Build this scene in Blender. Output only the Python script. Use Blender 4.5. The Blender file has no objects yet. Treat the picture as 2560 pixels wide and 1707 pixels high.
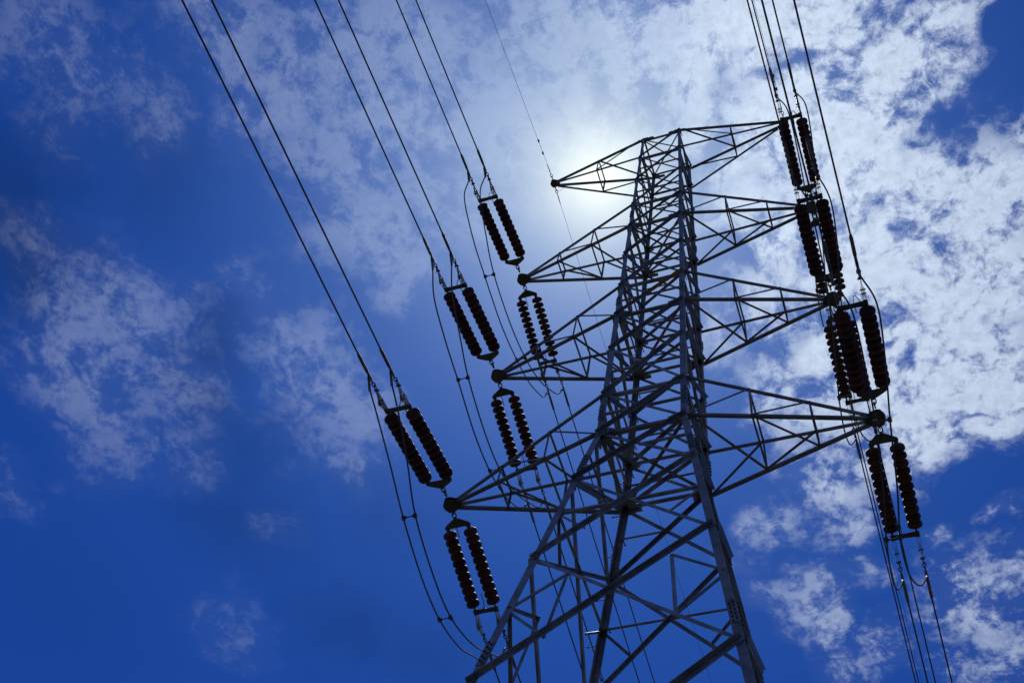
import bpy, math, random
from mathutils import Vector, Matrix
random.seed(7)
scene = bpy.context.scene
COL = scene.collection
G = 24.1                                    # height of the waist of the tower above the ground
V = Vector

# ------------------------------------------------------------------ materials
def nodes_of(mat):
    mat.use_nodes = True
    nt = mat.node_tree
    return nt, nt.nodes['Principled BSDF']

def metal(name, dark, light, rough=.5, metallic=.35, scale=3.0, stain=None, stain_amt=.0):
    m = bpy.data.materials.new(name)
    nt, b = nodes_of(m)
    tc = nt.nodes.new('ShaderNodeTexCoord')
    n1 = nt.nodes.new('ShaderNodeTexNoise'); n1.inputs['Scale'].default_value = scale
    n1.inputs['Detail'].default_value = 6; n1.inputs['Roughness'].default_value = .65
    r = nt.nodes.new('ShaderNodeValToRGB')
    r.color_ramp.elements[0].position = .35; r.color_ramp.elements[0].color = (*dark, 1)
    r.color_ramp.elements[1].position = .68; r.color_ramp.elements[1].color = (*light, 1)
    nt.links.new(tc.outputs['Object'], n1.inputs['Vector'])
    nt.links.new(n1.outputs['Fac'], r.inputs['Fac'])
    col = r.outputs['Color']
    if stain:
        n2 = nt.nodes.new('ShaderNodeTexNoise'); n2.inputs['Scale'].default_value = scale * 1.7
        n2.inputs['Detail'].default_value = 8; n2.inputs['Roughness'].default_value = .7
        mr = nt.nodes.new('ShaderNodeMapRange')
        mr.inputs['From Min'].default_value = .62 - stain_amt; mr.inputs['From Max'].default_value = .78 - stain_amt
        mx = nt.nodes.new('ShaderNodeMixRGB'); mx.inputs['Color2'].default_value = (*stain, 1)
        nt.links.new(tc.outputs['Object'], n2.inputs['Vector'])
        nt.links.new(n2.outputs['Fac'], mr.inputs['Value'])
        nt.links.new(mr.outputs['Result'], mx.inputs['Fac'])
        nt.links.new(col, mx.inputs['Color1'])
        col = mx.outputs['Color']
    oi = nt.nodes.new('ShaderNodeObjectInfo'); vr = nt.nodes.new('ShaderNodeMapRange')      # bars differ a little in tone
    vr.inputs['To Min'].default_value = .72; vr.inputs['To Max'].default_value = 1.22
    nt.links.new(oi.outputs['Random'], vr.inputs['Value'])
    vm = nt.nodes.new('ShaderNodeVectorMath'); vm.operation = 'SCALE'
    nt.links.new(col, vm.inputs[0]); nt.links.new(vr.outputs['Result'], vm.inputs['Scale'])
    col = vm.outputs['Vector']
    nt.links.new(col, b.inputs['Base Color'])
    b.inputs['Metallic'].default_value = metallic
    rr = nt.nodes.new('ShaderNodeMapRange')
    rr.inputs['To Min'].default_value = rough - .12; rr.inputs['To Max'].default_value = rough + .14
    nt.links.new(n1.outputs['Fac'], rr.inputs['Value'])
    nt.links.new(rr.outputs['Result'], b.inputs['Roughness'])
    return m

M_STEEL = metal('galvanised_steel', (.13, .135, .14), (.34, .35, .355), .52, .25, 2.6, (.17, .13, .09), .05)
M_ARM = metal('weathered_arm_steel', (.13, .125, .12), (.29, .285, .27), .55, .25, 2.5, (.14, .10, .06), .06)
M_RUST = metal('rust_stained_steel', (.33, .17, .045), (.46, .27, .09), .65, .1, 1.5, (.12, .075, .05), .1)
M_BOLT = metal('bolt_steel', (.05, .045, .042), (.10, .09, .08), .68, .2, 20)
M_HARD = metal('line_fitting_steel', (.075, .073, .06), (.15, .145, .12), .62, .25, 9, (.12, .08, .04), .04)
M_PALE = metal('pale_galvanised_plate', (.30, .31, .31), (.48, .49, .49), .42, .45, 12)
M_ALU = metal('aluminium_clamp', (.16, .15, .13), (.27, .25, .22), .65, .2, 10)
M_CABLE = metal('weathered_cable', (.085, .085, .08), (.15, .145, .135), .72, .1, 30)
M_CAP = metal('insulator_cap_iron', (.12, .12, .105), (.22, .215, .19), .5, .4, 25)
M_CONC = metal('concrete', (.30, .29, .27), (.40, .39, .37), .9, 0, 4)

def porcelain():
    m = bpy.data.materials.new('brown_glazed_porcelain')
    nt, b = nodes_of(m)
    oi = nt.nodes.new('ShaderNodeObjectInfo')
    r = nt.nodes.new('ShaderNodeValToRGB')
    r.color_ramp.elements[0].color = (.085, .036, .028, 1)
    r.color_ramp.elements[1].color = (.18, .07, .05, 1)
    nt.links.new(oi.outputs['Random'], r.inputs['Fac'])
    tc = nt.nodes.new('ShaderNodeTexCoord')
    n = nt.nodes.new('ShaderNodeTexNoise'); n.inputs['Scale'].default_value = 14
    n.inputs['Detail'].default_value = 5
    mx = nt.nodes.new('ShaderNodeMixRGB'); mx.blend_type = 'MULTIPLY'; mx.inputs['Fac'].default_value = .5
    nt.links.new(tc.outputs['Object'], n.inputs['Vector'])
    nt.links.new(r.outputs['Color'], mx.inputs['Color1']); nt.links.new(n.outputs['Fac'], mx.inputs['Color2'])
    nt.links.new(mx.outputs['Color'], b.inputs['Base Color'])
    mr = nt.nodes.new('ShaderNodeMapRange'); mr.inputs['To Min'].default_value = .42; mr.inputs['To Max'].default_value = .65
    nt.links.new(n.outputs['Fac'], mr.inputs['Value']); nt.links.new(mr.outputs['Result'], b.inputs['Roughness'])
    b.inputs['Specular IOR Level'].default_value = .14
    return m
M_PORC = porcelain()

def grass_mat():
    m = bpy.data.materials.new('dry_grass_ground')
    nt, b = nodes_of(m)
    tc = nt.nodes.new('ShaderNodeTexCoord')
    n = nt.nodes.new('ShaderNodeTexNoise'); n.inputs['Scale'].default_value = .35; n.inputs['Detail'].default_value = 10
    r = nt.nodes.new('ShaderNodeValToRGB')
    r.color_ramp.elements[0].position = .35; r.color_ramp.elements[0].color = (.012, .016, .008, 1)
    r.color_ramp.elements[1].position = .7; r.color_ramp.elements[1].color = (.045, .040, .026, 1)
    nt.links.new(tc.outputs['Object'], n.inputs['Vector']); nt.links.new(n.outputs['Fac'], r.inputs['Fac'])
    nt.links.new(r.outputs['Color'], b.inputs['Base Color']); b.inputs['Roughness'].default_value = .95
    return m
M_GRASS = grass_mat()

# ------------------------------------------------------------------ mesh builder
class MB:
    def __init__(s): s.v = []; s.f = []; s.m = []; s.smooth = []
    def add(s, verts, faces, mi=0, smooth=False):
        o = len(s.v); s.v += [tuple(p) for p in verts]
        for f in faces:
            s.f.append(tuple(i + o for i in f)); s.m.append(mi); s.smooth.append(smooth)
    def prism(s, ring0, ring1, mi=0, smooth=False):
        n = len(ring0)
        fs = [(i, (i + 1) % n, n + (i + 1) % n, n + i) for i in range(n)]
        s.add(list(ring0) + list(ring1), fs, mi, smooth)
        s.add(ring0, [tuple(reversed(range(n)))], mi); s.add(ring1, [tuple(range(n))], mi)
    def box(s, c, ax, ay, az, hx, hy, hz, mi=0):
        r0 = [c + ax * (a * hx) + ay * (b * hy) - az * hz for a, b in ((-1, -1), (1, -1), (1, 1), (-1, 1))]
        s.prism(r0, [p + az * (2 * hz) for p in r0], mi)
    def plate(s, pts, n, t, mi=0):
        s.prism([p for p in pts], [p + n * t for p in pts], mi)
    def tube(s, pts, rad, seg=8, mi=0, cap=True, up=None):
        pts = [V(p) for p in pts]; rings = []
        rr = rad if isinstance(rad, (list, tuple)) else [rad] * len(pts)
        d0 = (pts[1] - pts[0]).normalized()
        up = up or (V((0, 0, 1)) if abs(d0.z) < .9 else V((1, 0, 0)))
        for i, p in enumerate(pts):
            a = pts[max(i - 1, 0)]; b = pts[min(i + 1, len(pts) - 1)]
            d = (b - a).normalized()
            e = (up - d * up.dot(d)).normalized(); up = e
            g = d.cross(e)
            rings.append([p + e * (rr[i] * math.cos(2 * math.pi * k / seg)) + g * (rr[i] * math.sin(2 * math.pi * k / seg)) for k in range(seg)])
        vs = [q for r in rings for q in r]; fs = []
        for i in range(len(rings) - 1):
            for k in range(seg):
                fs.append((i * seg + k, i * seg + (k + 1) % seg, (i + 1) * seg + (k + 1) % seg, (i + 1) * seg + k))
        s.add(vs, fs, mi, True)
        if cap:
            s.add(rings[0], [tuple(reversed(range(seg)))], mi); s.add(rings[-1], [tuple(range(seg))], mi)
    def lathe(s, o, d, prof, seg=24, mi=0):
        d = d.normalized(); e = (V((0, 0, 1)) if abs(d.z) < .9 else V((1, 0, 0))); e = (e - d * e.dot(d)).normalized(); g = d.cross(e)
        vs = []
        for x, r in prof:
            for k in range(seg):
                a = 2 * math.pi * k / seg
                vs.append(o + d * x + e * (r * math.cos(a)) + g * (r * math.sin(a)))
        fs = [(i * seg + k, i * seg + (k + 1) % seg, (i + 1) * seg + (k + 1) % seg, (i + 1) * seg + k)
              for i in range(len(prof) - 1) for k in range(seg)]
        s.add(vs, fs, mi, True)
    def ring(s, c, n, u, ru, rw, r, seg=16, mi=0):            # oval chain link in the plane perpendicular to n
        w = n.cross(u)
        pts = [c + u * (ru * math.cos(2 * math.pi * k / seg)) + w * (rw * math.sin(2 * math.pi * k / seg)) for k in range(seg + 1)]
        s.tube(pts, r, 6, mi, False, n)
    def bolt(s, p, n, r=.019, h=.016, mi=1):
        e = (V((0, 0, 1)) if abs(n.z) < .9 else V((1, 0, 0))); e = (e - n * e.dot(n)).normalized(); g = n.cross(e)
        a0 = random.random()
        r0 = [p + e * (r * math.cos(a0 + k * math.pi / 3)) + g * (r * math.sin(a0 + k * math.pi / 3)) for k in range(6)]
        s.prism(r0, [q + n * h for q in r0], mi)
    def angle(s, p0, p1, n, w, t, upper=True, outward=True, off=0., mi=0, w2=None, u_hint=V((0, 0, 1))):
        """rolled angle bar: one flange lies in the plane with normal n, the other stands off it"""
        d = (p1 - p0).normalized(); n = (n - d * n.dot(d)).normalized(); h = n.cross(d)
        if h.dot(u_hint) < 0: h = -h
        if not upper: h = -h
        o = n if outward else -n
        w2 = w2 or w
        prof = ((0, 0), (w, 0), (w, t), (t, t), (t, w2), (0, w2))
        def ringat(p):
            b = p + h * (w / 2) + n * off
            return [b - h * a + o * c for a, c in prof]
        s.prism(ringat(p0), ringat(p1), mi)
        return d, h, n
    def build(s, name, mats, parent=None, origin=None):
        me = bpy.data.meshes.new(name)
        org = origin if origin is not None else (parent.matrix_origin if False else V((0, 0, 0)))
        me.from_pydata([(p[0] - org[0], p[1] - org[1], p[2] - org[2]) for p in s.v], [], s.f)
        for m in (mats if isinstance(mats, (list, tuple)) else [mats]): me.materials.append(m)
        me.polygons.foreach_set('material_index', s.m)
        me.polygons.foreach_set('use_smooth', s.smooth)
        me.update()
        ob = bpy.data.objects.new(name, me); COL.objects.link(ob)
        if parent: ob.parent = parent
        return ob

def tag(o, label=None, cat=None, group=None, kind=None):
    for k, x in (('label', label), ('category', cat), ('group', group), ('kind', kind)):
        if x: o[k] = x
    return o
def empty(name, loc=(0, 0, 0), rot=(0, 0, 0)):
    o = bpy.data.objects.new(name, None); COL.objects.link(o)
    o.location = loc; o.rotation_euler = rot; o.empty_display_size = .3
    return o
def copy_tree(o, parent=None):
    c = o.copy(); COL.objects.link(c)
    if parent: c.parent = parent; c.matrix_parent_inverse = o.matrix_parent_inverse.copy()
    for ch in o.children: copy_tree(ch, c)
    return c
def spline(P, n=8):
    P = [V(p) for p in P]; Q = [P[0] * 2 - P[1]] + P + [P[-1] * 2 - P[-2]]; out = []
    for i in range(1, len(Q) - 2):
        a, b, c, d = Q[i - 1:i + 3]
        for k in range(n):
            t = k / n
            out.append(.5 * ((2 * b) + (c - a) * t + (2 * a - 5 * b + 4 * c - d) * t * t + (3 * b - a - 3 * c + d) * t ** 3))
    return out + [P[-1]]
# ------------------------------------------------------------------ the tower
RY = 1.053; HW0 = .6847; SL = .13656; ZT = 19.333
LV = dict(z0=19.333, z1=17.524, zm=15.4, z2=13.25, z3=11.535, z3b=9.48, z4=7.371, z5=5.653, z5b=3.8, z6=1.637, z7=0.,
          z7b=-2.052, z8=-4.967, z9=-8.472, z10=-13.4, z11=-18.6, zg=-24.1 + .35)
ARM = {0: 4.169, 3: 4.435, 5: 4.432, 7: 4.763}
def hw(z): return 1 + (HW0 - 1) * z / ZT if z >= 0 else 1 - SL * z
SGN = [(-1, -1), (1, -1), (1, 1), (-1, 1)]
def cor(k, z):
    h = hw(z); sx, sy = SGN[k % 4]
    return V((sx * h, sy * h * RY, z + G))
FN = [V((0, -1, 0)), V((1, 0, 0)), V((0, 1, 0)), V((-1, 0, 0))]
UP = V((0, 0, 1))
def face_n(k, zl, zh):
    a, b, c = cor(k, zl), cor(k + 1, zl), cor(k, zh)
    n = (b - a).cross(c - a).normalized()
    return n if n.dot(FN[k]) > 0 else -n

tower = empty('lattice_tower', (0, 0, 0))
tag(tower, 'tall grey steel lattice transmission tower with eight triangular crossarms', 'transmission tower')

# legs -------------------------------------------------------------
SEG = [('z0', 'z2', .092), ('z2', 'z4', .112), ('z4', 'z5b', .130), ('z5b', 'z7', .142), ('z7', 'z8', .142), ('z8', 'zg', .145)]
def leg_w(z):
    for a, b, w in SEG:
        if LV[b] <= z <= LV[a] + .3: return w
    return .145
SPL = [12.45, 6.45, .85, -1.35, -7.75, -15.5]
for k in range(4):
    mb = MB(); sx, sy = SGN[k]
    e1 = V((-sx, 0, 0)); e2 = V((0, -sy, 0))
    for a, b, w in SEG:
        za, zb = LV[a] + (.12 if a == 'z0' else 0), LV[b]
        p0, p1 = cor(k, za), cor(k, zb); t = .016
        def ringat(p):
            return [p, p + e1 * w, p + e1 * w + e2 * t, p + e1 * t + e2 * t, p + e1 * t + e2 * w, p + e2 * w]
        mb.prism(ringat(p1), ringat(p0))
    # node bolts on both flanges
    for nm in ('z1', 'zm', 'z2', 'z3', 'z3b', 'z4', 'z5', 'z5b', 'z6', 'z7', 'z7b', 'z8', 'z9'):
        z = LV[nm]; w = leg_w(z); r = .012 + .10 * max(0, w - .10)
        for q in range(3):
            zz = z + (q - 1) * .085 + .04; p = cor(k, zz); a = w * (.35 if q % 2 else .7)
            mb.bolt(p + e1 * a, -e2, r, .022); mb.bolt(p + e2 * a, -e1, r, .022)
    leg = mb.build('leg', [M_STEEL, M_BOLT], tower)
    for z in SPL:
        mb = MB(); w = leg_w(z); L = .62 if z < 2 else .46
        p0, p1 = cor(k, z - L / 2), cor(k, z + L / 2); t = .012; q = w * .94
        o = -(e1 + e2) * .0125
        def ringat(p):
            p = p + o
            return [p, p + e1 * q, p + e1 * q + e2 * t, p + e1 * t + e2 * t, p + e1 * t + e2 * q, p + e2 * q]
        mb.prism(ringat(p0), ringat(p1))
        n = 5 if z < 2 else 4
        for i in range(n * 2):
            zz = z - L / 2 + L * (i + .7) / (n * 2 + .4); p = cor(k, zz) + o; a = w * (.32 if i % 2 else .72)
            r = .013 + .17 * max(0, w - .11)
            mb.bolt(p + e1 * a, -e2, r, .026); mb.bolt(p + e2 * a, -e1, r, .026)
        mb.build('splice_plate', [M_STEEL, M_BOLT], leg)
    if k == 3:
        z = 9.0; i = 0
        while z > -22:
            mb = MB(); p = cor(k, z); d = V((-1, 0, 0)) if i % 2 == 0 else V((0, 1, 0))
            s0 = p + (e2 if i % 2 == 0 else e1) * .11
            mb.tube([s0, s0 + d * .17], .011, 8); mb.tube([s0 + d * .17, s0 + d * .19], .021, 8)
            mb.build('step_bolt', M_BOLT, leg); z -= .58; i += 1
    mb = MB(); p = cor(k, LV['zg']); p.z = 0
    mb.box(p + V((0, 0, .19)), V((1, 0, 0)), V((0, 1, 0)), UP, .45, .45, .24)
    mb.build('footing', M_CONC, tower)

# face bracing -----------------------------------------------------
def xcross(zl, zh):
    wl, wh = hw(zl), hw(zh); return zl + wl / (wl + wh) * (zh - zl)
def mid(a, b, t=.5): return a.lerp(b, t)
PAN = [('z1', 'z0', 'X', 0.049, 0.039), ('zm', 'z1', 'F', 0.052, 0.041), ('z2', 'zm', 'F', 0.055, 0.041), ('z3', 'z2', 'H', 0.056, 0.041),
       ('z3b', 'z3', 'H', 0.073, 0.043), ('z4', 'z3b', 'F', 0.073, 0.045), ('z5', 'z4', 'F', 0.070, 0.047), ('z5b', 'z5', 'H', 0.084, 0.047),
       ('z6', 'z5b', 'F', 0.087, 0.053), ('z7', 'z6', 'F', 0.083, 0.055), ('z7b', 'z7', 'H', 0.088, 0.054), ('z8', 'z7b', 'R', 0.084, 0.060),
       ('z9', 'z8', 'T', 0.086, 0.060), ('z10', 'z9', 'L', 0.105, 0.070), ('z11', 'z10', 'L', 0.105, 0.070), ('zg', 'z11', 'L', 0.105, 0.070)]
low = MB()
for k in range(4):
    for a, b, typ, w, w2 in PAN:
        zl, zh = LV[a], LV[b]
        n = face_n(k, zl, zh)
        A0, A1, B0, B1 = cor(k, zl), cor(k, zh), cor(k + 1, zl), cor(k + 1, zh)
        t = .009
        lw = leg_w((zl + zh) / 2)
        tr = .06
        def shr(p, q, e=.03):
            d = (q - p).normalized(); return p + d * e, q - d * e
        if typ == 'L':
            low.angle(*shr(A0, B1), n, w, t, True, True, .010); low.angle(*shr(B0, A1), n, w, t, True, False, -.018)
            if b != 'z9': low.angle(*shr(A1, B1), n, w, t, False, False, -.03)
            continue
        mb = MB(); p, q = shr(A0 + (B0 - A0).normalized() * lw * .4, B1 + (A1 - B1).normalized() * lw * .4, -.06)
        d, h, nn = mb.angle(p, q, n, w, t, True, True, .010)
        L = (q - p).length
        for e in (.07, .16):
            for pt in (p + d * e, q - d * e): mb.bolt(pt + nn * .019 + h * (w * (.1 if e < .1 else -.15)), nn, .016, .016)
        rust = (k == 0 and a == 'z5')
        o = mb.build('diagonal_brace', [M_STEEL, M_BOLT], tower)
        if rust:
            o['label'] = 'diagonal brace with a yellow brown rust stain along its upper half'
            me = o.data; me.materials.append(M_RUST)
            mb2 = MB(); m0 = p.lerp(q, .5); m1 = p.lerp(q, .985)
            mb2.angle(m0, m1, n, w + .003, t + .003, True, True, .009)
            st = mb2.build('rust_patch', M_RUST, o)
        mb = MB(); p, q = shr(B0 + (A0 - B0).normalized() * lw * .4, A1 + (B1 - A1).normalized() * lw * .4, -.03)
        mb.angle(p, q, n, w * .9, t, True, False, -.018)
        mb.build('diagonal_brace', [M_STEEL, M_BOLT], tower)
        zc = xcross(zl, zh); Am, Bm = cor(k, zc), cor(k + 1, zc); Cm = mid(Am, Bm)
        if typ in 'FR':
            mb = MB(); mb.angle(Am + (Bm - Am).normalized() * .02, Bm + (Am - Bm).normalized() * .02, n, w2, .007, False, False, -.0285)
            mb.build('horizontal_brace', M_STEEL, tower)
        if typ == 'H':
            mb = MB(); mb.angle(Cm, Bm + (Am - Bm).normalized() * .02, n, w2, .007, False, False, -.0285)
            mb.build('horizontal_brace', M_STEEL, tower)
        if typ == 'R':
            C = V((Cm.x, Cm.y, zc + G))
            for P, Q in ((Am, mid(A0, C, .52)), (Bm, mid(B0, C, .52))):
                mb = MB(); mb.angle(P, Q, n, w2 * .85, .007, True, False, -.0285); mb.build('short_brace', M_STEEL, tower)
        if typ == 'T':
            for X0, X1, Y1 in ((A0, A1, B0), (B0, B1, A0)):
                Ah = mid(X1, Cm, .45); Mm = cor(k if X0 is A0 else k + 1, zc); Ch = mid(X0, Cm, .50)
                for P, Q in ((Ah, Mm), (Ah, Ch), (Mm, Ch)):
                    mb = MB(); mb.angle(P, Q, n, w2, .008, True, False, -.0285 if Q is not Ch else -.037)
                    mb.build('short_brace', M_STEEL, tower)
    # main horizontals
    for nm, w in (('z0', .055), ('z1', .072), ('z2', .070), ('z3', .072), ('z4', .072), ('z5', .078), ('z6', .078), ('z7', .088), ('z8', .0)):
        if not w: continue
        z = LV[nm]; n = FN[k]; A, B = cor(k, z), cor(k + 1, z); e = (B - A).normalized() * .03
        mb = MB(); mb.angle(A + e, B - e, n, w, .01, False, False, -.037, w2=w * 1.15)
        mb.build('horizontal_brace', M_STEEL, tower)
    # gusset plates
    for nm, s in (('z0', .24), ('z2', .22), ('z3', .28), ('z4', .26), ('z5', .32), ('z6', .30), ('z7', .36), ('z7b', .24)):
        z = LV[nm]; n = face_n(k, z - .5, z + .4)
        for c, o in ((k, k + 1), (k + 1, k)):
            P = cor(c, z); e = (cor(o, z) - P).normalized(); dn = (cor(c, z - 1) - P).normalized()
            pts = [P + e * .01 - dn * s * .45, P + e * (s * .75) - dn * s * .42, P + e * s * 1.12 - dn * s * .05, P + e * s * 1.05 + dn * s * .30, P + e * .01 + dn * s * .62]
            mb = MB(); mb.plate([q + n * .0012 for q in pts], n, .008)
            for i in range(4):
                mb.bolt(P + e * (s * (.25 + .22 * i)) + dn * (s * (.3 if i < 3 else .16)) + n * .009, n, .015, .016)
            mb.build('gusset_plate', [M_STEEL, M_BOLT], tower)
tag(low.build('lower_bracing', M_STEEL, tower), kind='stuff')
# plan bracing inside the body
for nm, w in (('z0', .045), ('z3', .062), ('z5', .072), ('z7', .080)):
    z = LV[nm] - .02
    for a, b, dz in ((0, 2, 0), (1, 3, -.02)):
        A, B = cor(a, z), cor(b, z); e = (B - A).normalized() * .08
        mb = MB(); mb.angle(A + e + UP * dz, B - e + UP * dz, V((0, 0, -1)), w, .009, True, False, 0, u_hint=V((0, 1, 0)))
        mb.build('plan_brace', M_STEEL, tower)

# crossarms ---------------------------------------------------------
def crossarm(s, up, lo, tipz, reach, stations, plate):
    """s = -1 / +1 side; up, lo = heights of the upper and lower chord feet"""
    ni, fi = (0, 3) if s < 0 else (1, 2)                # near and far leg of this side
    big_up = up == tipz
    TP = V((s * reach, 0, tipz + G))
    inn = V((-s, 0, 0))
    cup, clo = (.074, .050) if big_up else (.058, .074)
    e = plate * .55
    tipn = lambda dz, y: TP + inn * e + V((0, y, dz))
    ch = MB(); C = {}
    for key, leg, y, z, w, dz in (('nu', ni, -1, up, cup, .02 if big_up else .10), ('nl', ni, -1, lo, clo, -.10 if big_up else .0),
                                  ('fu', fi, 1, up, cup, .02 if big_up else .10), ('fl', fi, 1, lo, clo, -.10 if big_up else .0)):
        P = tipn(dz, y * .07); Q = cor(leg, z) + V((0, y * .012, 0))
        C[key] = (P, Q)
        n = V((0, -1, 0))
        ch.angle(P, Q, n, w, .009, False, False, 0)
        if (key[1] == 'l') != big_up:                    # the heavy chord bends and runs on along the face of the body
            ch.angle(Q, Q + V((-s * .42, 0, 0)), n, w, .009, False, False, 0)
            for i in range(3): ch.bolt(Q + V((-s * (.08 + .12 * i), -.002, .01)), V((0, -1, 0)), .016, .018)
        for i in range(2): ch.bolt(P.lerp(Q, .012 + .02 * i) + V((0, 0, -w * .5)), V((0, 0, -1)), .016, .016)
    arm = ch.build('crossarm', [M_ARM, M_BOLT], tower)
    def at(key, f): P, Q = C[key]; return P.lerp(Q, f)
    def brace(a, b, n, w=.052, off=0.0, up_=True):
        w *= .82
        mb = MB(); d = (b - a).normalized() * .02
        mb.angle(a - d, b + d, n, w, .007, up_, False, off, u_hint=UP if abs(n.z) < .5 else V((0, 1, 0)))
        mb.build('brace', [M_ARM], arm)
    NN, FF, DD, UU = V((0, -1, 0)), V((0, 1, 0)), V((0, 0, -1)), V((0, 0, 1))
    for i, f in enumerate(stations):
        wv = .055
        brace(at('nu', f), at('nl', f), NN, wv, .010); brace(at('fu', f), at('fl', f), FF, wv, -.012)
        brace(at('nl', f), at('fl', f), DD, .05, .008); brace(at('nu', f), at('fu', f), UU, .05, -.010)
    if len(stations) == 2:
        s2, s1 = stations
        for a, b, n in (('nu', 'nl', NN), ('fu', 'fl', FF)):
            brace(at(a, s1), at(b, .985), n, .05, .020); brace(at(a, s2), at(b, s1), n, .05, .020)
        x, y = ('nl', 'fl') if s < 0 else ('fl', 'nl')
        brace(at(x, s1), at(y, .99), DD, .075, .018); brace(at(x, s2), at(y, s1), DD, .065, .018)
    else:
        f = stations[0]
        for a, b, n in (('nl', 'nu', NN), ('fl', 'fu', FF)): brace(at(a, f), at(b, .97), n, .048, .020)
        x, y = ('nu', 'fu') if s < 0 else ('fu', 'nu')
        brace(at(x, f), at(y, .97), UU, .06, -.02)
    # tip plates, two with a gap, holes shown by bolts
    for dz in ((-.052, .045) if not big_up else (-.035, .03)):
        mb = MB(); r = plate
        pts = [(.92, .24), (.92, -.24), (.22, -.60), (-.05, -.66), (-.30, -.58), (-.56, -.12), (-.56, .14), (-.34, .56), (-.06, .66), (.22, .60)]
        P3 = [TP + inn * (a * r) + V((0, b * r * 1.0, dz)) for a, b in pts]
        if s < 0: P3.reverse()
        mb.plate(P3, UP, .012)
        for a, b in ((.75, .1), (.75, -.1), (.5, .22), (.5, -.22), (.3, .0)):
            mb.bolt(TP + inn * (a * r) + V((0, b * r, dz)), DD, .018, .016)
        mb.build('tip_plate', [M_HARD, M_BOLT], arm)
    return TP
TIP = {}
for s in (-1, 1):
    TIP[s, 0] = crossarm(s, LV['z0'], LV['z1'], LV['z0'], ARM[0], (.5,), .23)
    for i, (u, l) in ((3, ('z2', 'z3')), (5, ('z4', 'z5')), (7, ('z6', 'z7'))):
        TIP[s, i] = crossarm(s, LV[u], LV[l], LV[l], ARM[i], (.31, .64), .285)
# ------------------------------------------------------------------ insulator sets
X, Y, Z = V((1, 0, 0)), V((0, 1, 0)), V((0, 0, 1))
def disc_mesh():
    mb = MB()
    # iron cap, then a deep glazed bell with ribs underneath; axis +X points away from the tower
    mb.lathe(V((0, 0, 0)), X, [(-.095, .012), (-.095, .040), (-.07, .050), (-.03, .058), (-.012, .068), (-.006, .074)], 20, 1)
    mb.lathe(V((0, 0, 0)), X, [(-.030, .058), (-.028, .092), (-.020, .124), (-.002, .145), (.022, .155), (.050, .1575), (.078, .156), (.088, .150), (.090, .145),
                               (.066, .137), (.060, .128), (.086, .120), (.086, .111), (.054, .104), (.052, .092), (.080, .084), (.080, .076),
                               (.048, .068), (.046, .052), (.068, .044), (.058, .030), (.052, .012)], 28, 0)
    mb.lathe(V((0, 0, 0)), X, [(.05, .015), (.12, .015)], 8, 1)
    return mb
HS = .25
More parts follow.
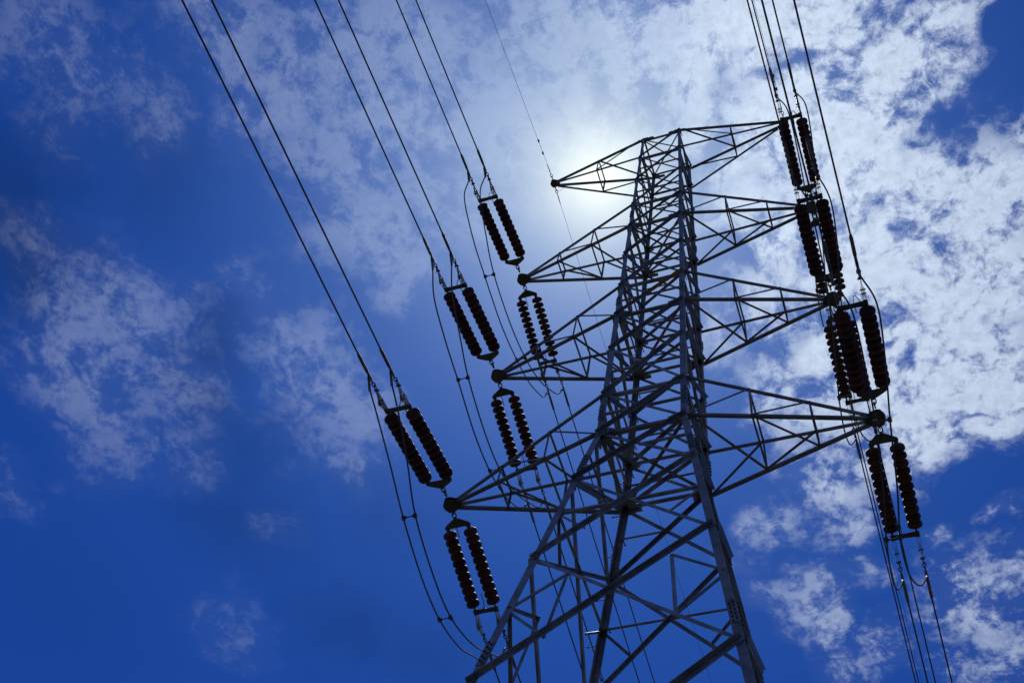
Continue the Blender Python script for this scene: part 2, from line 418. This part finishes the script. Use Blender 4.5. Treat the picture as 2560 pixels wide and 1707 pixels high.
def insulator_set(first, pitch, bar, drop, el_s, el_c):
    """one strain set along +X: chain link, triangular yoke, two strings, end bar and two conductor clamps"""
    root = empty('insulator_set')
    mb = MB()
    mb.ring(V((.06, 0, 0)), Y, X, .085, .045, .016); mb.ring(V((.17, 0, 0)), Z, X, .085, .045, .016); mb.tube([V((.22, 0, 0)), V((.30, 0, 0))], .022, 8)
    mb.build('chain_link', M_HARD, root)
    mb = MB()
    y0 = .27
    pts = [V((y0, -.055, 0)), V((y0, .055, 0)), V((y0 + .13, HS + .02, 0)), V((y0 + .165, HS + .055, 0)), V((y0 + .21, HS + .055, 0)), V((y0 + .245, HS + .02, 0)), V((y0 + .245, HS - .03, 0)),
           V((y0 + .205, HS - .07, 0)), V((y0 + .205, -HS + .07, 0)), V((y0 + .245, -HS + .03, 0)), V((y0 + .245, -HS - .02, 0)), V((y0 + .21, -HS - .055, 0)), V((y0 + .165, -HS - .055, 0)), V((y0 + .13, -HS - .02, 0))]
    for dz in (-.026, .014): mb.plate([p + Z * dz for p in pts], Z, .012)
    for sy in (-1, 1): mb.tube([V((y0 + .21, sy * HS, -.05)), V((y0 + .21, sy * HS, .05))], .020, 8); mb.tube([V((y0 + .2, sy * HS, 0)), V((first - .07, sy * HS, 0))], .018, 8)
    mb.tube([V((y0 + .05, 0, -.05)), V((y0 + .05, 0, .05))], .024, 8)
    mb.build('yoke_plate', M_HARD, root)
    mb = MB()                                                # arcing horn on the yoke
    mb.tube(spline([V((y0 + .16, .12, .02)), V((y0 + .20, .12, .14)), V((y0 + .30, .12, .20)), V((y0 + .52, .12, .19))], 5), .010, 6)
    mb.lathe(V((y0 + .52, .12, .19)), X, [(-.022, .001), (-.012, .02), (.004, .024), (.018, .016), (.024, .001)], 8)
    mb.build('arcing_horn', M_HARD, root)
    dm = disc_mesh()
    disc0 = None
    for sy in (-1, 1):
        mb = MB(); mb.tube([V((first - .06, sy * HS, 0)), V((bar - .03, sy * HS, 0))], .015, 8)
        mb.tube([V((first + pitch * 10 + .08, sy * HS, 0)), V((bar - .02, sy * HS, 0))], .024, 8)
        st = mb.build('insulator_string', M_HARD, root)
        for i in range(11):
            if disc0 is None: disc0 = dm.build('disc', [M_PORC, M_CAP], st); d = disc0
            else: d = disc0.copy(); COL.objects.link(d); d.parent = st
            d.location = (first + pitch * i, sy * HS, 0)
    mb = MB()
    pts = [V((bar - .06, -HS - .05, 0)), V((bar + .055, -HS - .05, 0)), V((bar + .045, -HS + .06, 0)), V((bar + .035, 0, 0)), V((bar + .045, HS - .06, 0)), V((bar + .055, HS + .05, 0)), V((bar - .06, HS + .05, 0)), V((bar - .045, 0, 0))]
    for dz in (-.026, .014): mb.plate([p + Z * dz for p in pts], Z, .012)
    for sy in (-1, 1):
        for dx in (-.03, .035): mb.tube([V((bar + dx, sy * HS, -.05)), V((bar + dx, sy * HS, .05))], .02, 8)
    mb.build('end_bar', M_HARD, root)
    mb = MB()                                                # bent wire loop over the end bar
    mb.tube([V((bar, .02, .01)), V((bar + .05, .06, .22)), V((bar + .03, .10, .24)), V((bar, .18, .02))], .009, 6)
    mb.tube(spline([V((bar - .02, .05, .03)), V((bar - .08, .05, .13)), V((bar - .2, .05, .18)), V((bar - .36, .05, .19))], 5), .010, 6)
    mb.build('arcing_horn', M_HARD, root)
    rot = Matrix.Rotation(el_c - el_s, 4, 'Y')
    for sy in (-1, 1):
        def T(x, y, z): return V((bar, sy * HS, 0)) + (rot @ V((x, y, z)))
        xa, ya, za = rot @ X, rot @ Y, rot @ Z
        mb = MB()                                            # adjuster plates: two pairs of pale tapered straps
        for yy in (-.034, .024):
            q = [(.015, -.028), (.08, -.05), (.33, -.185), (.39, -.15), (.37, .02), (.05, .03)]
            mb.plate([T(a, yy, b) for a, b in q], ya, .010, 0)
        for yy in (-.012, .004):
            q = [(.22, .03), (.23, -.08), (.29, -.20), (.36, -.19), (.58, -.045), (.605, .0), (.57, .035)]
            mb.plate([T(a, yy, b) for a, b in q], ya, .008, 0)
        for a, b in ((.05, 0), (.31, -.13), (.35, -.05), (.57, 0)):
            mb.tube([T(a, -.055, b), T(a, .055, b)], .014, 8, 1)
        mb.build('adjuster_strap', [M_PALE, M_BOLT], root)
        mb = MB()
        mb.ring(T(.655, 0, 0), ya, xa, .065, .045, .014); mb.ring(T(.745, 0, 0), za, xa, .055, .035, .013)
        mb.tube([T(.60, -.04, 0), T(.60, .04, 0)], .016, 8)
        mb.build('shackle', M_HARD, root)
        mb = MB()                                            # compressed dead end tube with its jumper lug
        mb.tube([T(.78, 0, 0), T(.86, 0, 0), T(.90, 0, 0), T(1.10, 0, 0), T(1.12, 0, 0), T(1.52, 0, 0), T(1.58, 0, 0)], [.018, .019, .029, .029, .036, .036, .026], 12)
        mb.build('dead_end_clamp', M_ALU, root)
        mb = MB(); j0 = T(1.0, 0, -.025); dl = V(drop)
        # pad bolted to the tube, then the lug barrel
        a0 = j0 + dl * .28; a1 = j0 + dl
        mb.plate([j0 + ya * .03, j0 - ya * .03, a0 - ya * .03, a0 + ya * .03], za.cross(dl).normalized() if False else (dl.cross(ya)).normalized(), .014)
        for f in (.08, .2): mb.bolt(j0 + dl * f, (dl.cross(ya)).normalized() * -1, .018, .02, 1); mb.bolt(j0 + dl * f, (dl.cross(ya)).normalized(), .018, .035, 1)
        mb.tube([a0 - dl * .05, a0, a0 + dl * .1, a1], [.018, .030, .030, .028], 10)
        mb.build('jumper_lug', [M_ALU, M_BOLT], root)
    return root
EN_S, EN_C = math.radians(12.4), math.radians(7.6)
EF_S, EF_C = math.radians(11.1), math.radians(11.0)
BARN, BARF = 2.80, 2.66
DROPN = (-.15, 0, -.30); DROPF = (-.12, 0, -.30)
setN = insulator_set(.62, .190, BARN, DROPN, EN_S, EN_C)
setF = insulator_set(.60, .178, BARF, DROPF, EF_S, EF_C)
PLY = -.09                                                   # the plate holes straddle this
def holes(tip): return tip + V((0, PLY - .19, 0)), tip + V((0, PLY + .19, 0))
ROTN, ROTF = (0, EN_S, -math.pi / 2), (0, EF_S, math.pi / 2)
def to_world(hole, rot, p):
    from mathutils import Euler
    return hole + Euler(rot, 'XYZ').to_matrix() @ p
def clamp_pt(bar, els, elc, sy, x, dz=0):
    return V((bar, sy * HS, 0)) + Matrix.Rotation(elc - els, 3, 'Y') @ V((x, 0, dz))
LEVELS = ((7, 'lowest'), (5, 'middle'), (3, 'uppermost'))
SIDES = ((-1, 'left'), (1, 'right'))
used = {}
def cable(name, pts, r, label, cat, group, seg=10):
    mb = MB(); mb.tube(pts, r, seg)
    return tag(mb.build(name, M_CABLE), label, cat, group)
def span(p, sgn, az, slope, L=230., t1=230.):
    out = []; t = 0.
    while t < t1:
        z = -slope * t + slope / L * t * t
        out.append(p + V((math.sin(az) * t, sgn * math.cos(az) * t, z))); t += 1.5 if t < 30 else 6
    return out
AZN, AZF = math.radians(-.87), math.radians(.38)
LOOP = {7: ((-3.25, -1.22), (-2.35, -1.70), (-1.4, -2.28), (-.1, -2.66), (1.0, -2.70), (2.1, -2.32), (2.95, -1.72), (3.38, -1.36)),
        5: ((-3.35, -1.75), (-2.4, -2.26), (-1.5, -2.62), (-.15, -2.95), (1.02, -2.93), (2.1, -2.5), (2.95, -1.82), (3.38, -1.40)),
        3: ((-3.72, -2.12), (-2.75, -2.86), (-1.75, -3.24), (-.25, -3.40), (1.05, -3.16), (2.1, -2.68), (2.95, -1.95), (3.38, -1.45))}
spacer0 = None
for s, sn in SIDES:
    for lv, ln in LEVELS:
        tip = TIP[s, lv]; hN, hF = holes(tip)
        for which, root, hole, rot, where in (('n', setN, hN, ROTN, 'the upper pair'), ('f', setF, hF, ROTF, 'the lower pair')):
            o = root if which not in used else copy_tree(root); used[which] = 1
            o.location = hole; o.rotation_euler = rot
            wcrd = {'lowest': 'lowest', 'middle': 'middle', 'uppermost': 'uppermost'}[ln]
            tag(o, 'brown insulator string pair at the %s %s conductor arm tip, %s' % (wcrd, sn, where), 'insulators', 'double insulator strings at the arm tips')
        for sy in (-1, 1):
            # left / right cable of the bundle as seen in the photo: near local +y is world +x, far local +y is world -x
            pn = to_world(hN, ROTN, clamp_pt(BARN, EN_S, EN_C, sy, 1.5)); pf = to_world(hF, ROTF, clamp_pt(BARF, EF_S, EF_C, -sy, 1.5))
            hand = 'left' if sy < 0 else 'right'
            cable('power_cable', span(pn, -1, AZN + (.0165 if (s, lv) == (-1, 7) else 0), .121), .0185, '%s cable of the twin bundle running up from the %s %s conductor arm' % (hand, ln, sn), 'power cable', 'overhead conductors')
            cable('power_cable', span(pf, 1, AZF, .193), .0185, '%s cable of the twin bundle running down from the %s %s conductor arm' % (hand, ln, sn), 'power cable', 'overhead conductors')
            jn = to_world(hN, ROTN, clamp_pt(BARN, EN_S, EN_C, sy, 1.0, -.025) + V(DROPN) * .85)
            jf = to_world(hF, ROTF, clamp_pt(BARF, EF_S, EF_C, -sy, 1.0, -.025) + V(DROPF) * .85)
            sh = (.20, .16, .05, -.10, -.25, -.28, -.24, -.15) if s > 0 else (0,) * 8       # the right hand loops swing across the string
            x = lambda q, i: tip.x + sy * q + sh[i]
            hx = (.235, .19, .135, .13, .13, .16, .2, .235)
            P = [jn] + [V((x(hx[i], i), tip.y + y, tip.z + z)) for i, (y, z) in enumerate(LOOP[lv])] + [jf]
            cable('jumper_cable', spline(P, 7), .0175, '%s cable of the slack jumper pair looping below the %s %s conductor arm' % (hand, ln, sn), 'jumper cable', 'jumper loops under the arms')
        for (yy, zz) in (LOOP[lv][2], LOOP[lv][4]):
            if spacer0 is None:
                mb = MB(); mb.tube([V((-.13, 0, 0)), V((.13, 0, 0))], .013, 8)
                for q in (-1, 1):
                    mb.tube([V((q * .13, -.05, 0)), V((q * .13, .05, 0))], .040, 10); mb.tube([V((q * .07, 0, 0)), V((q * .10, 0, 0))], .028, 8)
                    mb.bolt(V((q * .13, 0, -.035)), V((0, 0, -1)), .018, .03, 0)
                spacer0 = mb.build('cable_spacer', M_HARD); sp = spacer0
            else: sp = spacer0.copy(); COL.objects.link(sp)
            sp.location = V((tip.x + (0 if s < 0 else .05 if yy < 0 else -.25), tip.y + yy, tip.z + zz)); sp.rotation_euler = (math.radians(-26 if yy < 0 else 8), 0, 0)
            tag(sp, 'dumbbell clamp joining the jumper pair of the %s %s conductor arm, %s one' % (ln, sn, 'upper' if yy < 0 else 'lower'), 'cable spacer', 'spacers on the jumper loops')
    # thin earth wires from the top arm
    tip = TIP[s, 0]
    for sgn, slope, word, az in ((-1, .115, 'up', AZN), (1, .115, 'down', AZF)):
        p = tip + V((0, sgn * .17, 0))
        w = empty('earth_wire', p); tag(w, 'thin earth wire running %s from the %s tip of the topmost crossarm' % (word, sn), 'earth wire', 'earth wires')
        d = V((0, sgn, -slope)).normalized()
        mb = MB(); mb.tube([q - p for q in span(p + d * .62, sgn, az, slope)], .0062, 6); mb.build('wire', M_CABLE, w)
        mb = MB(); mb.ring(d * .05, V((1, 0, 0)), d, .07, .04, .012); mb.ring(d * .15, d.cross(V((1, 0, 0))).normalized(), d, .07, .04, .012)
        mb.tube([d * .2, d * .28, d * .3, d * .62], [.012, .012, .018, .013], 8); mb.build('shackle', M_HARD, w)
        if sgn < 0:
            mb = MB(); c = d * 1.35 + V((0, 0, -.05))
            mb.tube([c - d * .2, c + d * .2], .006, 6); mb.tube([c, c + V((0, 0, .06))], .014, 6)
            for q in (-1, 1): mb.tube([c + d * (q * .2), c + d * (q * .30)], .030, 8)
            mb.build('vibration_damper', M_HARD, w)
        else:
            mb = MB(); mb.tube(spline([d * .12, d * .1 + V((-s * .15, 0, -.14)), V((-s * .4, .0, -.12)), V((-s * .62, .02, -.10))], 6), .005, 6)
            mb.build('bonding_wire', M_CABLE, w)

# ------------------------------------------------------------------ ground
mb = MB(); R = 3000.; n = 48
mb.add([V((R * math.cos(2 * math.pi * k / n), R * math.sin(2 * math.pi * k / n), 0)) for k in range(n)], [tuple(range(n))])
tag(mb.build('ground', M_GRASS), kind='structure')
# ------------------------------------------------------------------ sky, sun, camera
SUN = V((-.1571, .3314, .9303)).normalized()
SEL = math.asin(SUN.z); SAZ = math.atan2(SUN.x, SUN.y)
world = bpy.data.worlds.new('World'); scene.world = world; world.use_nodes = True
nt = world.node_tree; N = nt.nodes; Lk = nt.links
bg = N['Background']; bg.inputs['Strength'].default_value = .1
sky = N.new('ShaderNodeTexSky'); sky.sky_type = 'NISHITA'; sky.sun_disc = False
sky.sun_elevation = SEL; sky.sun_rotation = SAZ
sky.air_density = 1.0; sky.dust_density = .6; sky.ozone_density = 3.0
def mk(t, **kw):
    n = N.new(t)
    for k, x in kw.items(): setattr(n, k, x)
    return n
def setin(n, *vals):
    for i, x in enumerate(vals):
        if x is None: continue
        if hasattr(x, 'is_output') or isinstance(x, bpy.types.NodeSocket): Lk.new(x, n.inputs[i])
        else: n.inputs[i].default_value = x
    return n.outputs[0]
def math_(op, a, b=None, c=None): return setin(mk('ShaderNodeMath', operation=op), a, b, c)
def vmath(op, a, b=None, out=0):
    n = mk('ShaderNodeVectorMath', operation=op); setin(n, a, b)
    return n.outputs['Value'] if op in ('DOT_PRODUCT', 'LENGTH', 'DISTANCE') else n.outputs['Vector']
def maprange(v, a, b, c, d, smooth=True):
    n = mk('ShaderNodeMapRange'); n.interpolation_type = 'SMOOTHSTEP' if smooth else 'LINEAR'
    setin(n, v, a, b, c, d); return n.outputs[0]
def noise(vec, scale, detail, rough, out='Fac', dist=0., lac=2.0):
    n = mk('ShaderNodeTexNoise', noise_dimensions='2D'); Lk.new(vec, n.inputs['Vector']); n.inputs['Scale'].default_value = scale
    n.inputs['Detail'].default_value = detail; n.inputs['Roughness'].default_value = rough; n.inputs['Distortion'].default_value = dist
    n.inputs['Lacunarity'].default_value = lac
    return n.outputs[out]
def mix(f, a, b, mode='MIX'):
    n = mk('ShaderNodeMixRGB', blend_type=mode); setin(n, f, a, b); return n.outputs[0]
tc = mk('ShaderNodeTexCoord'); D = tc.outputs['Generated']
sep = mk('ShaderNodeSeparateXYZ'); Lk.new(D, sep.inputs[0])
zc = math_('MAXIMUM', sep.outputs['Z'], .08)
comb = mk('ShaderNodeCombineXYZ'); setin(comb, math_('DIVIDE', sep.outputs['X'], zc), math_('DIVIDE', sep.outputs['Y'], zc), 0.)
P = comb.outputs[0]                                          # point on the cloud deck straight up in direction D
# warp for ragged cloud outlines
wv = vmath('SUBTRACT', noise(P, 9., 3., .6, 'Color'), (.5, .5, .5))
sc = mk('ShaderNodeVectorMath', operation='SCALE'); Lk.new(wv, sc.inputs[0]); sc.inputs['Scale'].default_value = .10
Pw = vmath('ADD', P, sc.outputs[0])
BL = [(-0.430,0.141,0.066,0.93),(-0.455,0.115,0.049,0.65),(-0.405,0.203,0.073,0.99),(-0.427,0.169,0.048,0.75),(-0.387,0.269,0.065,0.90),(-0.414,0.253,0.045,0.68),(-0.319,0.182,0.088,1.00),(-0.321,0.247,0.077,1.00),(-0.388,0.333,0.068,0.93),(-0.380,0.379,0.059,0.90),(-0.272,0.203,0.074,1.00),(-0.249,0.268,0.081,1.00),(-0.301,0.327,0.075,0.75),(-0.176,0.224,0.087,0.95),(-0.178,0.289,0.068,0.95),(-0.113,0.258,0.082,0.95),(-0.054,0.268,0.074,1.10),(-0.073,0.315,0.048,0.90),(-0.241,0.339,0.057,0.52),(-0.581,0.096,0.070,0.59),(-0.581,0.143,0.063,0.59),(-0.608,0.176,0.045,0.39),(-0.537,0.160,0.036,0.52),(-0.538,0.196,0.041,0.59),(-0.540,0.132,0.033,0.45),(-0.517,0.198,0.029,0.39),(-0.665,0.369,0.091,0.86),(-0.703,0.349,0.062,0.78),(-0.712,0.411,0.088,0.88),(-0.658,0.441,0.082,0.72),(-0.726,0.476,0.067,0.68),(-0.693,0.303,0.060,0.55),(-0.668,0.523,0.055,0.45),(-0.756,0.523,0.044,0.45),(-0.618,0.451,0.035,0.45),(-0.514,0.389,0.048,0.59),(-0.490,0.439,0.060,0.86),(-0.477,0.487,0.062,0.94),(-0.471,0.529,0.057,0.94),(-0.478,0.580,0.047,0.78),(-0.534,0.508,0.040,0.55),(-0.704,0.750,0.055,0.39),(-0.731,0.738,0.035,0.29),(-0.597,0.629,0.028,0.39),(-0.578,0.367,0.027,0.39),(-0.870,0.524,0.046,0.39),(-0.522,0.548,0.035,0.52),(0.024,0.277,0.076,1.15),(0.044,0.353,0.075,1.25),(-0.012,0.364,0.061,1.15),(0.100,0.325,0.061,1.15),(0.127,0.301,0.041,1.05),(-0.047,0.419,0.051,1.00),(0.035,0.417,0.062,1.25),(0.091,0.441,0.062,1.30),(0.167,0.415,0.031,0.90),(0.147,0.464,0.062,1.25),(0.035,0.492,0.074,1.25),(0.101,0.531,0.087,1.35),(0.146,0.543,0.056,1.25),(-0.060,0.510,0.050,0.90),(-0.015,0.461,0.052,1.15),(0.051,0.608,0.093,1.25),(0.117,0.624,0.069,1.25),(-0.063,0.592,0.052,0.95),(-0.033,0.639,0.053,0.97),(0.058,0.681,0.058,1.10),(0.117,0.676,0.047,1.10),(0.000,0.571,0.050,1.10),(-0.107,0.525,0.037,0.75),(-0.048,0.711,0.055,0.84),(0.012,0.699,0.054,0.87),(-0.117,0.742,0.033,0.72),(-0.050,0.763,0.042,0.74),(-0.149,0.784,0.029,0.57),(-0.102,0.846,0.050,0.78),(-0.134,0.833,0.035,0.67),(-0.083,0.885,0.041,0.72),(-0.046,0.830,0.029,0.47),(0.067,0.883,0.069,0.67),(0.106,0.864,0.043,0.62),(0.050,0.808,0.021,0.67),(0.105,0.783,0.020,0.67),(0.077,0.955,0.061,0.57),(-0.020,0.922,0.041,0.52),(-0.068,0.942,0.042,0.52),(0.024,0.968,0.036,0.57),(0.170,0.321,0.026,-1.04),(0.171,0.360,0.018,-0.72),(0.141,0.362,0.013,-0.40),(0.113,0.388,0.017,-0.64),(0.092,0.390,0.011,-0.40),(0.073,0.381,0.010,-0.40),(-0.076,0.462,0.019,-0.60),(-0.063,0.474,0.013,-0.40),(-0.112,0.594,0.021,-0.60),(-0.070,0.553,0.017,-0.50),(0.030,0.579,0.010,-0.60),(-0.001,0.482,0.013,-0.50),(-0.001,0.539,0.013,-0.50),(0.046,0.597,0.013,-0.45),(0.133,0.561,0.013,-0.50),(0.064,0.474,0.012,-0.50),(0.028,0.448,0.012,-0.50),(0.020,0.316,0.017,-0.45),(0.055,0.297,0.014,-0.50),(-0.003,0.291,0.014,-0.40),(-0.036,0.311,0.014,-0.35),(0.024,0.764,0.026,-0.40),(-0.147,0.635,0.043,-0.40),(0.087,0.748,0.029,-0.60)]
cov = None
for x, y, r, a in BL:
    d = vmath('DISTANCE', Pw, (x, y, 0))
    m = maprange(d, r * .2, r * 1.4, a, 0.)
    if a > 0: cov = m if cov is None else math_('MAXIMUM', cov, m)
    else: cov = math_('ADD', cov, m)
# unseen sky south, east and near horizon: thin cloud added as neutral fill light
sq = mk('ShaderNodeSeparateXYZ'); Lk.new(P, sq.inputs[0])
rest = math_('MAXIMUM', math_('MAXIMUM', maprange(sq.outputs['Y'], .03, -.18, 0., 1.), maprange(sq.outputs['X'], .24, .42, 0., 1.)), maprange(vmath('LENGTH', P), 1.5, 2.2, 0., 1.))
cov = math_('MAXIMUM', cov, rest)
TR, TG, TB = .048, .195, .63
cov = math_('MAXIMUM', cov, 0.)
n1 = noise(Pw, 30., 10., .64, dist=.3)
n2 = noise(P, 8., 4., .55)
n3 = noise(P, 95., 7., .68, dist=.25)
# altocumulus puffs: cells with ragged edges and blue cracks between them
w2 = mk('ShaderNodeVectorMath', operation='SCALE'); Lk.new(vmath('SUBTRACT', noise(P, 34., 6., .62, 'Color'), (.5, .5, .5)), w2.inputs[0]); w2.inputs['Scale'].default_value = .045
def cells(scale):
    v = mk('ShaderNodeTexVoronoi', feature='SMOOTH_F1', voronoi_dimensions='2D'); Lk.new(vmath('ADD', P, w2.outputs[0]), v.inputs['Vector'])
    v.inputs['Scale'].default_value = scale; v.inputs['Smoothness'].default_value = .35
    return maprange(v.outputs['Distance'], .05, .72, 1., 0., False)
puff = math_('ADD', math_('MULTIPLY', cells(20.), .6), math_('MULTIPLY', cells(46.), .4))
tex = math_('ADD', math_('ADD', math_('MULTIPLY', n1, .60), math_('MULTIPLY', n2, .12)), math_('MULTIPLY', n3, .36))
tex = math_('ADD', tex, math_('MULTIPLY', math_('SUBTRACT', puff, .5), .30))
tex = math_('ADD', tex, math_('MULTIPLY', math_('SUBTRACT', math_('MINIMUM', cov, 1.15), .72), .22))
def mix_f(f, a, b): return math_('ADD', math_('MULTIPLY', math_('SUBTRACT', 1., f), a), math_('MULTIPLY', f, b))
cs = vmath('DOT_PRODUCT', D, tuple(SUN))
th = math_('MULTIPLY', math_('ARCCOSINE', math_('MINIMUM', cs, .999999)), 180 / math.pi)   # degrees from the sun
glow = math_('POWER', 2.71828, math_('MULTIPLY', math_('POWER', th, 1.08), -.205))         # thin cloud veil lit round the sun
wide = math_('POWER', 2.71828, math_('DIVIDE', th, -11.))
sp = mk('ShaderNodeSeparateXYZ'); Lk.new(Pw, sp.inputs[0])
thick = maprange(sp.outputs['X'], -.24, .03, .23, .90)           # the deck is thin in the west and thick in the east
floor_ = maprange(thick, .30, .85, .16, .06)               # thin cloud is smoother, thick cloud breaks into puffs
veil = math_('ADD', floor_, math_('MULTIPLY', maprange(tex, .37, .63, 0., 1.), math_('SUBTRACT', 1., floor_)))
thin_sun = math_('SUBTRACT', 1., math_('MULTIPLY', .72, math_('POWER', 2.71828, math_('MULTIPLY', math_('POWER', th, 2.), -.032))))
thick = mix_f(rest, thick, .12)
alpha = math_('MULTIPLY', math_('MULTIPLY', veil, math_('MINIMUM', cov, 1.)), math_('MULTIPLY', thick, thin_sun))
blue = mix(1., sky.outputs[0], (TR, TG, TB, 1), 'MULTIPLY')
smoke = None
for x, y, r, a in [(-0.723,0.272,0.087,0.34),(-0.694,0.221,0.084,0.30),(-0.644,0.208,0.070,0.20),(-0.580,0.420,0.048,0.25),(-0.601,0.528,0.077,0.18),(-0.627,0.617,0.080,0.18),(-0.575,0.772,0.077,0.20),(-0.621,0.476,0.041,0.25),(-0.537,0.239,0.061,0.15),(-0.872,0.688,0.103,0.05),(-0.475,0.647,0.068,0.10),(-0.496,0.833,0.072,0.15)]:
    m = maprange(vmath('DISTANCE', Pw, (x, y, 0)), 0., r * 1.5, a, 0.)
    smoke = m if smoke is None else math_('MAXIMUM', smoke, m)
smoke = math_('SUBTRACT', 1., smoke)
sm = mk('ShaderNodeVectorMath', operation='SCALE'); Lk.new(blue, sm.inputs[0]); Lk.new(smoke, sm.inputs['Scale']); blue = sm.outputs[0]
cb = math_('ADD', .84, math_('MULTIPLY', wide, .55))
cc = mk('ShaderNodeVectorMath', operation='SCALE'); cc.inputs[0].default_value = (6.0, 7.1, 8.9); Lk.new(cb, cc.inputs['Scale'])
# folds inside the cloud: thicker flakes are a little greyer
fold = maprange(n3, .3, .7, .90, 1.08); cf = mk('ShaderNodeVectorMath', operation='SCALE'); Lk.new(cc.outputs[0], cf.inputs[0]); Lk.new(fold, cf.inputs['Scale'])
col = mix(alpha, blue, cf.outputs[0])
gl = mk('ShaderNodeVectorMath', operation='SCALE'); gl.inputs[0].default_value = (7.6, 8.0, 4.4); Lk.new(glow, gl.inputs['Scale'])
col = vmath('ADD', col, gl.outputs[0])
g2 = mk('ShaderNodeVectorMath', operation='SCALE'); g2.inputs[0].default_value = (2.8, 2.3, 1.2)
Lk.new(math_('POWER', 2.71828, math_('MULTIPLY', math_('POWER', th, 2.), -.16)), g2.inputs['Scale'])
col = vmath('ADD', col, g2.outputs[0])
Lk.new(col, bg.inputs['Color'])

sd = bpy.data.lights.new('sun', 'SUN'); sd.energy = 2.6; sd.angle = math.radians(2.5); sd.color = (1, .95, .88)
so = bpy.data.objects.new('sun', sd); COL.objects.link(so); so.rotation_euler = SUN.to_track_quat('Z', 'Y').to_euler(); so.location = (0, 0, 80)

cam = bpy.data.cameras.new('camera'); co = bpy.data.objects.new('camera', cam); COL.objects.link(co); scene.camera = co
R3 = ((.94145569, .31438117, .12176067), (-.22169283, .84938716, -.47895066), (-.25399502, .42391735, .86935643))
right, up_, back = V(R3[0]), -V(R3[1]), -V(R3[2])
m = Matrix((right, up_, back)).transposed().to_4x4(); m.translation = V((4.51200584, -14.62243974, -22.50160916 + G))
co.matrix_world = m
cam.sensor_fit = 'HORIZONTAL'; cam.sensor_width = 36.; cam.lens = 3102.3288 / 2560 * 36
cam.clip_start = .1; cam.clip_end = 20000
vs = scene.view_settings; vs.view_transform = 'Standard'; vs.look = 'None'; vs.exposure = 0; vs.gamma = 1; vs.use_curve_mapping = False
scene.cycles.max_bounces = 6
